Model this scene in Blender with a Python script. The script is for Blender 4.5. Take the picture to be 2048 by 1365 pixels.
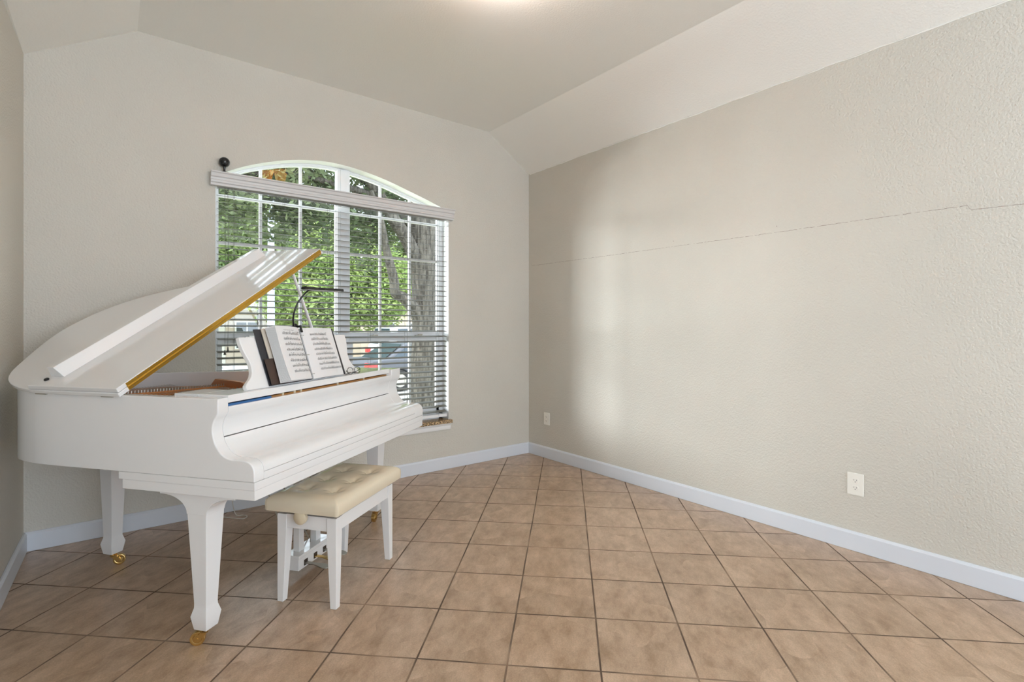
import bpy, bmesh, math, random
from mathutils import Vector, Matrix, noise
import numpy as np

for o in list(bpy.data.objects): bpy.data.objects.remove(o)
S = bpy.context.scene
COL = S.collection
PI = math.pi
YAW = math.radians(38.05)

# ------------------------------------------------------------------ camera
cam_d = bpy.data.cameras.new('camera'); cam = bpy.data.objects.new('camera', cam_d); COL.objects.link(cam)
cam_d.sensor_fit = 'HORIZONTAL'; cam_d.sensor_width = 36.0
cam_d.lens = 36.0 * 1025.0 / 2048.0
cam_d.shift_y = -(682.5 - 654.3) / 2048.0
cam_d.clip_start = 0.05; cam_d.clip_end = 500
cam.location = (0, 0, 1.24); cam.rotation_euler = (PI / 2, 0, -YAW)
S.camera = cam

# ------------------------------------------------------------------ view, world, lights
S.view_settings.view_transform = 'Standard'; S.view_settings.look = 'None'
S.view_settings.exposure = 0.12; S.view_settings.gamma = 1.0; S.view_settings.use_curve_mapping = False
S.cycles.use_denoising = True
S.cycles.max_bounces = 10; S.cycles.diffuse_bounces = 6; S.cycles.transparent_max_bounces = 24
S.cycles.sample_clamp_indirect = 6.0

SKY = 4.5; SUN = 3.0; REAR = 160.0; SIDE = 50.0; BULB = 38.0; OUTER_FILL = 980.0
w = bpy.data.worlds.new('world'); S.world = w; w.use_nodes = True
bg = w.node_tree.nodes['Background']; bg.inputs[0].default_value = (0.80, 0.90, 1.0, 1); bg.inputs[1].default_value = SKY

def light(name, kind, loc, target, energy, color=(1, 1, 1), size=1.0, size_y=None):
    d = bpy.data.lights.new(name, kind); d.energy = energy; d.color = color
    o = bpy.data.objects.new(name, d); COL.objects.link(o); o.location = loc
    if kind == 'AREA':
        d.shape = 'RECTANGLE'; d.size = size; d.size_y = size_y or size
    elif kind == 'POINT': d.shadow_soft_size = size
    if target is not None:
        v = Vector(target) - Vector(loc); o.rotation_euler = v.to_track_quat('-Z', 'Y').to_euler()
    return o
sun = light('sun', 'SUN', (0, 0, 12), None, SUN, (1.0, 0.94, 0.84)); sun.data.angle = math.radians(2)
sun.rotation_euler = Vector((0.25, 0.75, -1.0)).to_track_quat('-Z', 'Y').to_euler()
# added fill lamps outside the unseen rear and side openings, brightening the room
light('rear_fill_lamp', 'AREA', (1.1, -4.55, 1.55), (1.1, -2.4, 4.9), REAR, (0.80, 0.94, 1.14), 3.2, 2.1)
light('side_fill_lamp', 'AREA', (-4.55, -1.2, 1.5), (-1.8, -1.0, 4.6), SIDE, (0.80, 0.94, 1.14), 3.4, 2.1)

# added lamp in place of a facade, lighting the long wall through the window
light('outdoor_fill_lamp', 'AREA', (-4.2, 9.3, 1.9), (1.6, 3.9, 1.45), OUTER_FILL, (0.95, 0.99, 1.03), 2.3, 2.2)

# ------------------------------------------------------------------ geometry helpers
def newobj(name, verts, faces, mat=None, parent=None, smooth=False, bevel=0, seg=2, mats=None, midx=None, autosm=None, skip=None):
    me = bpy.data.meshes.new(name); me.from_pydata([tuple(v) for v in verts], [], faces); me.update()
    return link(name, me, mat, parent, smooth, bevel, seg, mats, midx, autosm, skip)

def link(name, me, mat=None, parent=None, smooth=False, bevel=0, seg=2, mats=None, midx=None, autosm=None, skip=None):
    bm = bmesh.new(); bm.from_mesh(me); bmesh.ops.recalc_face_normals(bm, faces=bm.faces); bm.to_mesh(me); bm.free()
    o = bpy.data.objects.new(name, me); COL.objects.link(o)
    for m in (mats or ([mat] if mat else [])): me.materials.append(m)
    if midx:
        for p, i in zip(me.polygons, midx): p.material_index = i
    if parent is not None: o.parent = parent
    if bevel:
        b = o.modifiers.new('bevel', 'BEVEL'); b.width = bevel; b.segments = seg; b.limit_method = 'ANGLE'
        b.angle_limit = math.radians(40); b.harden_normals = True; b.use_clamp_overlap = True
        if skip:
            b.limit_method = 'WEIGHT'; at = me.attributes.new('bevel_weight_edge', 'FLOAT', 'EDGE')
            bm = bmesh.new(); bm.from_mesh(me); bm.edges.ensure_lookup_table()
            ws = [1.0 if (len(e.link_faces) == 2 and e.calc_face_angle(0) > math.radians(40) and not all(skip(v.co) for v in e.verts)) else 0.0 for e in bm.edges]
            bm.free()
            for i, x in enumerate(ws): at.data[i].value = x
    if smooth or bevel:
        for p in me.polygons: p.use_smooth = not (bevel and len(p.vertices) > 4)
        if not bevel:
            me.set_sharp_from_angle(angle=math.radians(autosm if autosm else 40))
        else:
            me.set_sharp_from_angle(angle=math.radians(autosm if autosm else 32))
    return o

class MB:
    """collects pieces of ONE part"""
    def __init__(s): s.v = []; s.f = []
    def add(s, v, f):
        n = len(s.v); s.v += [tuple(p) for p in v]; s.f += [tuple(i + n for i in q) for q in f]; return s
    def box(s, x0, x1, y0, y1, z0, z1, M=None):
        v = [Vector((x, y, z)) for z in (z0, z1) for (x, y) in ((x0, y0), (x1, y0), (x1, y1), (x0, y1))]
        if M: v = [M @ p for p in v]
        return s.add(v, [(3, 2, 1, 0), (4, 5, 6, 7), (0, 1, 5, 4), (1, 2, 6, 5), (2, 3, 7, 6), (3, 0, 4, 7)])
    def frustum(s, cx, cy, levels, M=None):
        v = []; f = []
        for (z, hx, hy) in levels:
            for (a, b) in ((-1, -1), (1, -1), (1, 1), (-1, 1)): v.append(Vector((cx + a * hx, cy + b * hy, z)))
        for k in range(len(levels) - 1):
            for i in range(4): f.append((k * 4 + i, k * 4 + (i + 1) % 4, k * 4 + 4 + (i + 1) % 4, k * 4 + 4 + i))
        f.append((3, 2, 1, 0)); n = 4 * (len(levels) - 1); f.append((n, n + 1, n + 2, n + 3))
        if M: v = [M @ p for p in v]
        return s.add(v, f)
    def tube(s, pts, r, n=8, caps=True):
        pts = [Vector(p) for p in pts]; rs = r if isinstance(r, (list, tuple)) else [r] * len(pts)
        v = []; f = []; up = None
        for i, p in enumerate(pts):
            t = (pts[min(i + 1, len(pts) - 1)] - pts[max(i - 1, 0)]).normalized()
            if up is None: up = Vector((0, 0, 1)) if abs(t.z) < 0.9 else Vector((1, 0, 0))
            a = t.cross(up).normalized(); b = a.cross(t).normalized(); up = b
            for k in range(n):
                q = 2 * PI * k / n; v.append(p + (a * math.cos(q) + b * math.sin(q)) * rs[i])
        for i in range(len(pts) - 1):
            for k in range(n): f.append((i * n + k, i * n + (k + 1) % n, (i + 1) * n + (k + 1) % n, (i + 1) * n + k))
        if caps: f.append(tuple(range(n))[::-1]); f.append(tuple(range((len(pts) - 1) * n, len(pts) * n)))
        return s.add(v, f)
    def lathe(s, prof, n=24, M=None):
        v = []; f = []
        for (r, z) in prof:
            for k in range(n): v.append(Vector((r * math.cos(2 * PI * k / n), r * math.sin(2 * PI * k / n), z)))
        for i in range(len(prof) - 1):
            for k in range(n): f.append((i * n + k, i * n + (k + 1) % n, (i + 1) * n + (k + 1) % n, (i + 1) * n + k))
        f.append(tuple(range(n))[::-1]); f.append(tuple(range((len(prof) - 1) * n, len(prof) * n)))
        if M: v = [M @ p for p in v]
        return s.add(v, f)
    def prism(s, poly, h0, h1, axis='z', M=None):
        """poly 2-D; extruded along axis: x -> poly=(y,z); y -> poly=(x,z); z -> poly=(x,y)"""
        def P(a, b, h): return Vector({'x': (h, a, b), 'y': (a, h, b), 'z': (a, b, h)}[axis])
        n = len(poly); v = [P(a, b, h0) for a, b in poly] + [P(a, b, h1) for a, b in poly]
        f = [tuple(range(n))[::-1], tuple(range(n, 2 * n))] + [(i, (i + 1) % n, n + (i + 1) % n, n + i) for i in range(n)]
        if M: v = [M @ p for p in v]
        return s.add(v, f)
    def build(s, name, mat, parent=None, **k): return newobj(name, s.v, s.f, mat, parent, **k)

def empty(name, loc, rz=0):
    o = bpy.data.objects.new(name, None); COL.objects.link(o); o.location = loc; o.rotation_euler = (0, 0, rz)
    o.empty_display_size = 0.1; return o
def tag(o, label, cat, group=None, kind=None):
    o['label'] = label; o['category'] = cat
    if group: o['group'] = group
    if kind: o['kind'] = kind
    return o
def struct(o, label=None):
    o['kind'] = 'structure'
    if label: o['label'] = label
    return o
def crom(pts, n=6, closed=False):
    out = []; N = len(pts)
    for i in range(N - 1):
        p0, p1, p2, p3 = pts[max(i - 1, 0)], pts[i], pts[i + 1], pts[min(i + 2, N - 1)]
        for k in range(n):
            t = k / n
            out.append(tuple(0.5 * ((2 * b) + (-a + c) * t + (2 * a - 5 * b + 4 * c - d) * t * t + (-a + 3 * b - 3 * c + d) * t ** 3)
                             for a, b, c, d in zip(p0, p1, p2, p3)))
    out.append(tuple(pts[-1])); return out

# ------------------------------------------------------------------ materials
def mat(name, col, rough=0.5, metal=0.0, spec=None, coat=0, emit=None, trans=0):
    m = bpy.data.materials.new(name); m.use_nodes = True; b = m.node_tree.nodes['Principled BSDF']
    b.inputs['Base Color'].default_value = (*col, 1); b.inputs['Roughness'].default_value = rough
    b.inputs['Metallic'].default_value = metal
    if spec is not None: b.inputs['Specular IOR Level'].default_value = spec
    if coat: b.inputs['Coat Weight'].default_value = coat; b.inputs['Coat Roughness'].default_value = 0.04
    if emit: b.inputs['Emission Color'].default_value = (*emit[0], 1); b.inputs['Emission Strength'].default_value = emit[1]
    if trans: b.inputs['Transmission Weight'].default_value = trans
    return m
def N(m, t, **k):
    n = m.node_tree.nodes.new(t)
    for a, v in k.items():
        if a.startswith('i_'): n.inputs[a[2:].replace('_', ' ')].default_value = v
        else: setattr(n, a, v)
    return n
def L(m, a, b): m.node_tree.links.new(a, b)
def B(m): return m.node_tree.nodes['Principled BSDF']
def noisecol(m, c1, c2, scale, detail=4, lo=0.35, hi=0.65, coord='Object', vec=None, dist=0.0):
    tc = N(m, 'ShaderNodeTexCoord'); nz = N(m, 'ShaderNodeTexNoise'); nz.inputs['Scale'].default_value = scale
    nz.inputs['Detail'].default_value = detail; nz.inputs['Distortion'].default_value = dist
    L(m, vec or tc.outputs[coord], nz.inputs['Vector'])
    r = N(m, 'ShaderNodeValToRGB'); r.color_ramp.elements[0].position = lo; r.color_ramp.elements[1].position = hi
    r.color_ramp.elements[0].color = (*c1, 1); r.color_ramp.elements[1].color = (*c2, 1)
    L(m, nz.outputs['Fac'], r.inputs['Fac']); L(m, r.outputs['Color'], B(m).inputs['Base Color']); return nz, r
def bump(m, scale, strength, dist=0.002, detail=3, coord='Object'):
    tc = N(m, 'ShaderNodeTexCoord'); nz = N(m, 'ShaderNodeTexNoise'); nz.inputs['Scale'].default_value = scale
    nz.inputs['Detail'].default_value = detail; L(m, tc.outputs[coord], nz.inputs['Vector'])
    b = N(m, 'ShaderNodeBump'); b.inputs['Strength'].default_value = strength; b.inputs['Distance'].default_value = dist
    L(m, nz.outputs['Fac'], b.inputs['Height']); L(m, b.outputs['Normal'], B(m).inputs['Normal']); return b

M = {}
M['wall'] = mat('wall_paint', (0.60, 0.565, 0.505), 0.62)
noisecol(M['wall'], (0.605, 0.578, 0.512), (0.63, 0.60, 0.532), 1.6, 2)
bump(M['wall'], 95, 0.8, 0.005, 2)
M['ceil'] = mat('ceiling_paint', (0.88, 0.87, 0.825), 0.7); bump(M['ceil'], 95, 0.5, 0.003, 2)
M['trim'] = mat('trim_paint', (0.70, 0.735, 0.79), 0.4); bump(M['trim'], 30, 0.08, 0.002)
M['white'] = mat('white_paint', (0.86, 0.86, 0.85), 0.35)
M['vinyl'] = mat('window_vinyl', (0.86, 0.87, 0.88), 0.4)
M['valance'] = mat('valance_paint', (0.66, 0.65, 0.64), 0.45)
M['slat'] = mat('blind_slat', (0.15, 0.14, 0.11), 0.5)  # backlit darkness put into the colour of otherwise pale slats
M['slatend'] = mat('blind_cord', (0.12, 0.12, 0.11), 0.8)
M['rail'] = mat('blind_rail', (0.85, 0.85, 0.84), 0.4)
M['piano'] = mat('piano_lacquer', (0.86, 0.86, 0.86), 0.13, coat=0.6)
M['brass'] = mat('polished_brass', (0.72, 0.50, 0.20), 0.22, 1.0)
M['hinge'] = mat('golden_hinge', (0.70, 0.42, 0.07), 0.32, 0.85)
M['steel'] = mat('dull_steel', (0.45, 0.43, 0.38), 0.35, 1.0)
M['black'] = mat('black_plastic', (0.012, 0.012, 0.013), 0.25)
M['plate'] = mat('bronze_plate', (0.55, 0.22, 0.06), 0.38, 0.35)
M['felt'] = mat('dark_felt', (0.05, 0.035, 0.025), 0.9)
M['wood'] = mat('action_wood', (0.42, 0.19, 0.045), 0.45)
M['blue'] = mat('blue_felt', (0.04, 0.14, 0.33), 0.8)
M['cream'] = mat('cream_leather', (0.76, 0.67, 0.51), 0.24, coat=0.4)
bump(M['cream'], 300, 0.15, 0.0006)
M['knob'] = mat('cream_wood', (0.70, 0.60, 0.43), 0.4)
M['paper'] = mat('paper', (0.80, 0.80, 0.80), 0.7)
M['paperold'] = mat('aged_paper', (0.62, 0.56, 0.48), 0.8)
M['ink'] = mat('ink', (0.14, 0.14, 0.14), 0.8)
M['binder'] = mat('black_binder', (0.03, 0.03, 0.035), 0.45)
M['pocket'] = mat('brown_pocket', (0.055, 0.032, 0.024), 0.6)
M['outlet'] = mat('outlet_plastic', (0.84, 0.82, 0.75), 0.35)
M['slot'] = mat('slot_dark', (0.03, 0.03, 0.03), 0.6)
M['crack'] = mat('crack_line', (0.34, 0.29, 0.25), 0.9)

def glassmat(name, tint=(0.97, 0.99, 0.98)):
    m = bpy.data.materials.new(name); m.use_nodes = True; nt = m.node_tree; nt.nodes.clear()
    out = nt.nodes.new('ShaderNodeOutputMaterial'); mx = nt.nodes.new('ShaderNodeMixShader')
    tr = nt.nodes.new('ShaderNodeBsdfTransparent'); tr.inputs[0].default_value = (*tint, 1)
    gl = nt.nodes.new('ShaderNodeBsdfGlossy'); gl.inputs['Roughness'].default_value = 0.01
    fr = nt.nodes.new('ShaderNodeFresnel'); geo = nt.nodes.new('ShaderNodeNewGeometry')
    mr = nt.nodes.new('ShaderNodeMapRange'); mr.inputs['To Min'].default_value = 1.5; mr.inputs['To Max'].default_value = 1 / 1.5   # same pane from both sides
    nt.links.new(geo.outputs['Backfacing'], mr.inputs['Value']); nt.links.new(mr.outputs[0], fr.inputs[0])
    nt.links.new(fr.outputs[0], mx.inputs[0]); nt.links.new(tr.outputs[0], mx.inputs[1]); nt.links.new(gl.outputs[0], mx.inputs[2])
    nt.links.new(mx.outputs[0], out.inputs[0]); return m
M['glass'] = glassmat('window_glass')

# granite sill
M['granite'] = mat('granite', (0.4, 0.25, 0.12), 0.12)
nz, r = noisecol(M['granite'], (0.03, 0.02, 0.015), (0.62, 0.42, 0.22), 160, 5, 0.42, 0.56)

# floor tile, laid on the diagonal
def tile_material():
    m = mat('floor_tile', (0.5, 0.36, 0.24), 0.3, spec=0.85); nt = m.node_tree; b = B(m)
    tc = N(m, 'ShaderNodeTexCoord'); mp = N(m, 'ShaderNodeMapping'); mp.vector_type = 'TEXTURE'
    mp.inputs['Location'].default_value = (1.6165, 1.9775, 0); mp.inputs['Rotation'].default_value = (0, 0, math.radians(45.85))
    mp.inputs['Scale'].default_value = (0.3395, 0.3395, 1)
    L(m, tc.outputs['Object'], mp.inputs['Vector'])
    wob = N(m, 'ShaderNodeTexNoise'); wob.inputs['Scale'].default_value = 1.2; wob.inputs['Detail'].default_value = 1
    L(m, mp.outputs[0], wob.inputs['Vector'])
    sub = N(m, 'ShaderNodeVectorMath', operation='SUBTRACT'); L(m, wob.outputs['Color'], sub.inputs[0]); sub.inputs[1].default_value = (0.5, 0.5, 0.5)
    scl = N(m, 'ShaderNodeVectorMath', operation='SCALE'); L(m, sub.outputs[0], scl.inputs[0]); scl.inputs['Scale'].default_value = 0.012
    add = N(m, 'ShaderNodeVectorMath', operation='ADD'); L(m, mp.outputs[0], add.inputs[0]); L(m, scl.outputs[0], add.inputs[1])
    sep = N(m, 'ShaderNodeSeparateXYZ'); L(m, add.outputs[0], sep.inputs[0])
    ds = []
    for ax in 'XY':
        fr = N(m, 'ShaderNodeMath', operation='FRACT'); L(m, sep.outputs[ax], fr.inputs[0])
        s5 = N(m, 'ShaderNodeMath', operation='SUBTRACT'); L(m, fr.outputs[0], s5.inputs[0]); s5.inputs[1].default_value = 0.5
        ab = N(m, 'ShaderNodeMath', operation='ABSOLUTE'); L(m, s5.outputs[0], ab.inputs[0]); ds.append(ab)
    mx = N(m, 'ShaderNodeMath', operation='MAXIMUM'); L(m, ds[0].outputs[0], mx.inputs[0]); L(m, ds[1].outputs[0], mx.inputs[1])
    # grout where the distance to the joint is under ~3.4 mm
    rg = N(m, 'ShaderNodeMapRange'); rg.inputs['From Min'].default_value = 0.4875; rg.inputs['From Max'].default_value = 0.4915
    L(m, mx.outputs[0], rg.inputs['Value'])
    # per-tile tone
    fl = N(m, 'ShaderNodeVectorMath', operation='FLOOR'); L(m, add.outputs[0], fl.inputs[0])
    wn = N(m, 'ShaderNodeTexWhiteNoise'); wn.noise_dimensions = '3D'; L(m, fl.outputs[0], wn.inputs['Vector'])
    # mottling, stretched per tile
    off = N(m, 'ShaderNodeVectorMath', operation='SCALE'); L(m, wn.outputs['Color'], off.inputs[0]); off.inputs['Scale'].default_value = 30
    vv = N(m, 'ShaderNodeVectorMath', operation='ADD'); L(m, add.outputs[0], vv.inputs[0]); L(m, off.outputs[0], vv.inputs[1])
    st = N(m, 'ShaderNodeMapping'); st.inputs['Scale'].default_value = (1.0, 1.9, 1); st.inputs['Rotation'].default_value = (0, 0, 0.7)
    L(m, vv.outputs[0], st.inputs['Vector'])
    n1 = N(m, 'ShaderNodeTexNoise'); n1.inputs['Scale'].default_value = 2.6; n1.inputs['Detail'].default_value = 8; n1.inputs['Roughness'].default_value = 0.68
    L(m, st.outputs[0], n1.inputs['Vector'])
    r1 = N(m, 'ShaderNodeValToRGB'); e = r1.color_ramp.elements; e[0].position = 0.33; e[1].position = 0.68
    e[0].color = (0.345, 0.225, 0.135, 1); e[1].color = (0.60, 0.435, 0.305, 1)
    L(m, n1.outputs['Fac'], r1.inputs['Fac'])
    n2 = N(m, 'ShaderNodeTexNoise'); n2.inputs['Scale'].default_value = 60; n2.inputs['Detail'].default_value = 4; L(m, add.outputs[0], n2.inputs['Vector'])
    mr = N(m, 'ShaderNodeMapRange'); mr.inputs['From Min'].default_value = 0.3; mr.inputs['From Max'].default_value = 0.7
    mr.inputs['To Min'].default_value = 0.86; mr.inputs['To Max'].default_value = 1.12; L(m, n2.outputs['Fac'], mr.inputs['Value'])
    mt = N(m, 'ShaderNodeMapRange'); mt.inputs['To Min'].default_value = 0.94; mt.inputs['To Max'].default_value = 1.06; L(m, wn.outputs['Value'], mt.inputs['Value'])
    mm = N(m, 'ShaderNodeMath', operation='MULTIPLY'); L(m, mr.outputs[0], mm.inputs[0]); L(m, mt.outputs[0], mm.inputs[1])
    cs = N(m, 'ShaderNodeVectorMath', operation='SCALE'); L(m, r1.outputs['Color'], cs.inputs[0]); L(m, mm.outputs[0], cs.inputs['Scale'])
    # grout tone wanders from dark brown to dusty
    ng = N(m, 'ShaderNodeTexNoise'); ng.inputs['Scale'].default_value = 1.3; ng.inputs['Detail'].default_value = 3; L(m, mp.outputs[0], ng.inputs['Vector'])
    rr = N(m, 'ShaderNodeValToRGB'); rr.color_ramp.elements[0].position = 0.45; rr.color_ramp.elements[1].position = 0.66
    rr.color_ramp.elements[0].color = (0.095, 0.055, 0.030, 1); rr.color_ramp.elements[1].color = (0.30, 0.205, 0.135, 1); L(m, ng.outputs['Fac'], rr.inputs['Fac'])
    mix = N(m, 'ShaderNodeMix', data_type='RGBA'); L(m, rg.outputs[0], mix.inputs['Factor'])
    L(m, cs.outputs[0], mix.inputs['A']); L(m, rr.outputs['Color'], mix.inputs['B']); L(m, mix.outputs['Result'], b.inputs['Base Color'])
    ro = N(m, 'ShaderNodeMapRange'); ro.inputs['To Min'].default_value = 0.30; ro.inputs['To Max'].default_value = 0.85
    L(m, rg.outputs[0], ro.inputs['Value']); L(m, ro.outputs[0], b.inputs['Roughness'])
    h = N(m, 'ShaderNodeMath', operation='MULTIPLY_ADD'); L(m, rg.outputs[0], h.inputs[0]); h.inputs[1].default_value = -1.0
    nh = N(m, 'ShaderNodeMath', operation='MULTIPLY'); L(m, n1.outputs['Fac'], nh.inputs[0]); nh.inputs[1].default_value = 0.25
    L(m, nh.outputs[0], h.inputs[2])
    bp = N(m, 'ShaderNodeBump'); bp.inputs['Strength'].default_value = 0.6; bp.inputs['Distance'].default_value = 0.002
    L(m, h.outputs[0], bp.inputs['Height']); L(m, bp.outputs['Normal'], b.inputs['Normal'])
    return m
M['tile'] = tile_material()

# ------------------------------------------------------------------ room shell
XL, XR, YW = -0.379, 3.249, 3.882
ZS, ZC = 2.745, 3.052
XA, XB = 0.128, 2.767
YB = -4.4; XF = -4.4
struct(MB().box(XF - .2, XR + .2, YB - .2, YW + .2, -0.2, 0).build('floor', M['tile']), 'beige brown ceramic tile floor laid on the diagonal')

arch = crom([(0.545, 2.255), (0.609, 2.2815), (0.70, 2.328), (0.803, 2.3726), (0.975, 2.430), (1.139, 2.465), (1.313, 2.4807), (1.517, 2.467), (1.735, 2.4286),
             (1.969, 2.3655), (2.155, 2.311), (2.298, 2.264), (2.332, 2.248)], 5)
WX0, WX1, WZ0 = 0.545, 2.332, 0.425
def ceil_z(x):
    if x < XA: return ZS + (ZC - ZS) * (x - XL) / (XA - XL)
    if x > XB: return ZC + (ZS - ZC) * (x - XB) / (XR - XB)
    return ZC
def arch_z(x):
    for a, b in zip(arch, arch[1:]):
        if a[0] <= x <= b[0] + 1e-9: return a[1] + (b[1] - a[1]) * (x - a[0]) / max(b[0] - a[0], 1e-9)
    return arch[-1][1]
def build_window_wall():
    xs = sorted(set([XL, XA, WX0, WX1, XB, XR] + [p[0] for p in arch])); bmv = MB(); T = 0.17; idx = []
    def q(x0, x1, z00, z01, z10, z11):
        for y in (YW, YW + T):
            bmv.add([(x0, y, z00), (x1, y, z10), (x1, y, z11), (x0, y, z01)], [(0, 1, 2, 3)]); idx.append(0)
    for a, b in zip(xs, xs[1:]):
        if b <= WX0 + 1e-6 or a >= WX1 - 1e-6: q(a, b, 0, ceil_z(a), 0, ceil_z(b))
        else:
            q(a, b, 0, WZ0, 0, WZ0); q(a, b, arch_z(a), ceil_z(a), arch_z(b), ceil_z(b))
            bmv.add([(a, YW, arch_z(a)), (b, YW, arch_z(b)), (b, YW + T, arch_z(b)), (a, YW + T, arch_z(a))], [(0, 1, 2, 3)]); idx.append(1)
    bmv.add([(WX0, YW, WZ0), (WX0, YW, arch[0][1]), (WX0, YW + T, arch[0][1]), (WX0, YW + T, WZ0)], [(0, 1, 2, 3)]); idx.append(1)
    bmv.add([(WX1, YW, WZ0), (WX1, YW, arch[-1][1]), (WX1, YW + T, arch[-1][1]), (WX1, YW + T, WZ0)], [(0, 1, 2, 3)]); idx.append(1)
    bmv.add([(WX0, YW, WZ0), (WX1, YW, WZ0), (WX1, YW + T, WZ0), (WX0, YW + T, WZ0)], [(0, 1, 2, 3)]); idx.append(1)
    me = bpy.data.meshes.new('wall_front'); me.from_pydata(bmv.v, [], bmv.f); me.update()
    o = bpy.data.objects.new('wall_front', me); COL.objects.link(o)
    me.materials.append(M['wall']); me.materials.append(M['white'])
    for p, i in zip(me.polygons, idx): p.material_index = i
    return o
struct(build_window_wall(), 'greige textured wall with the arched window behind the piano')
wr_ = struct(MB().box(XR, XR + .15, YB, YW + .17, 0, ZS + 0.02).build('wall_right', M['wall']), 'long greige textured wall with a hairline crack')
# left wall, about one degree out of square, ends at the opening to the adjoining room
dx = 0.0218
def leftx(y): return XL - (YW - y) * dx
YL = 0.35
struct(newobj('wall_left', [(leftx(y) + ox, y, z) for z in (0, ZS + .02) for (y, ox) in ((YL, -.14), (YL, 0), (YW + .17, 0), (YW + .17, -.14))],
              [(0, 1, 2, 3), (4, 5, 6, 7), (0, 1, 5, 4), (1, 2, 6, 5), (2, 3, 7, 6), (3, 0, 4, 7)], M['wall']), 'short greige wall beside the piano tail')
cv = [(XL, ZS), (XA, ZC), (XB, ZC), (XR, ZS), (XR, ZS + .5), (XL, ZS + .5)]
struct(MB().prism(cv, YB, YW + .17, 'y').build('ceiling', M['ceil']), 'vaulted ceiling with sloping sides and a flat middle')
struct(MB().box(XF, XL, YB, YW + .17, ZS, ZS + .3).build('ceiling_lower', M['ceil']))
# rooms behind the camera: rear and side walls with large openings
def holed(name, horiz, pos, a0, a1, h0, h1, z0, z1, H, t=0.15):
    m = MB()
    segs = [(a0, h0, 0, H), (h1, a1, 0, H), (h0, h1, 0, z0), (h0, h1, z1, H)]
    for (s, e, u, v) in segs:
        if horiz: m.box(s, e, pos - t, pos, u, v)
        else: m.box(pos - t, pos, s, e, u, v)
    return struct(m.build(name, M['wall']))
holed('wall_back', True, YB + .15, XF, XR, -0.5, 2.7, 0.5, 2.6, 3.2)
holed('wall_side', False, XF + .15, YB, YW, -2.9, 0.5, 0.45, 2.55, 2.9)
struct(MB().box(XF, leftx(YW) - .14, YW, YW + .15, 0, 2.9).build('wall_adjoining', M['wall']))

# baseboards
def bb(name, poly, lo, hi, axis, lab):
    return struct(MB().prism(poly, lo, hi, axis).build(name, M['trim'], bevel=0.003), lab)
bb('baseboard_front', [(YW, 0), (YW - .016, 0), (YW - .016, .094), (YW - .008, .105), (YW, .107)], leftx(YW), XR, 'x', 'pale painted baseboard under the window wall')
bb('baseboard_right', [(XR, 0), (XR - .016, 0), (XR - .016, .094), (XR - .008, .105), (XR, .107)], YB + .15, YW, 'y', 'pale painted baseboard along the long right wall')
o = MB().prism([(0, 0), (.016, 0), (.016, .094), (.008, .105), (0, .107)], YL, YW, 'y').build('baseboard_left', M['trim'], bevel=0.003)
for v in o.data.vertices: v.co.x += leftx(v.co.y)
struct(o, 'pale painted baseboard beside the piano tail')

# wall crack and small dents
rnd = random.Random(3)
def crack():
    m = MB(); ky = [(3.848, 1.868), (3.835, 1.842), (3.78, 1.8385), (3.57, 1.838), (2.9, 1.832), (2.2, 1.830), (1.53, 1.826), (1.1, 1.828), (0.62, 1.8255), (0.592, 1.8257), (0.586, 1.812), (0.577, 1.8016), (0.398, 1.7964), (0.1, 1.795), (-.6, 1.79)]
    pts = []
    for a, b in zip(ky, ky[1:]):
        n = max(1, int(abs(a[0] - b[0]) / 0.012))
        for k in range(n):
            t = k / n; pts.append((a[0] + (b[0] - a[0]) * t, a[1] + (b[1] - a[1]) * t + rnd.uniform(-.0016, .0016)))
    x = XR - 0.0006
    for i, (a, b) in enumerate(zip(pts, pts[1:])):
        if rnd.random() < 0.10: continue
        h = rnd.uniform(.0006, .0017)
        m.add([(x, a[0], a[1] - h), (x, b[0], b[1] - h), (x, b[0], b[1] + h), (x, a[0], a[1] + h)], [(0, 1, 2, 3)])
    for (y, z, r) in ((2.23, 1.87, .004), (1.49, 1.865, .004), (3.30, 2.0, .002), (0.85, 1.97, .003)):
        m.add([(x, y - r, z), (x, y, z - r), (x, y + r, z), (x, y, z + r)], [(0, 1, 2, 3)])
    return m.build('crack', M['crack'], wr_)
crack()
def caulk():
    m = MB(); pts = []; y = YW - .02
    while y > 0.2:
        pts.append((XR - .001 + rnd.uniform(-.001, .0), y, ZS - .004 + rnd.uniform(-.003, .002))); y -= 0.05
    m.tube(pts, [rnd.uniform(.0025, .005) for _ in pts], 6)
    return m.build('ceiling_bead', M['ceil'], wr_)
caulk()

# ------------------------------------------------------------------ window
WY = YW + 0.115
win = empty('window_1', (0, 0, 0)); struct(win, 'white arched window with two sashes and pale muntins')
def bar(m, x0, x1, z0, z1, y0=WY - .012, y1=WY + .03): m.box(x0, x1, y0, y1, z0, z1)
def archband(m, x0, x1, off0, off1, y0, y1, n=40):
    v = []; f = []
    for i in range(n + 1):
        x = x0 + (x1 - x0) * i / n; z = arch_z(min(max(x, WX0), WX1))
        v += [(x, y0, z - off0), (x, y0, z - off1), (x, y1, z - off1), (x, y1, z - off0)]
    for i in range(n):
        a = 4 * i; b = a + 4
        for k in range(4): f.append((a + k, a + (k + 1) % 4, b + (k + 1) % 4, b + k))
    f += [(0, 1, 2, 3), (4 * n + 3, 4 * n + 2, 4 * n + 1, 4 * n)]; m.add(v, f)
m = MB()
bar(m, WX0, 0.572, WZ0, 2.26); bar(m, 2.29, WX1, WZ0, 2.26)
bar(m, WX0, WX1, WZ0, .49); archband(m, WX0, WX1, 0.0, 0.013, WY - .012, WY + .03)
fr = m.build('window_frame', M['vinyl'], win, bevel=.002)
m = MB(); bar(m, 1.387, 1.486, WZ0, 2.475, WY - .02, WY + .035)
m.box(1.41, 1.463, WY - .028, WY - .02, WZ0, 2.47)
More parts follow.
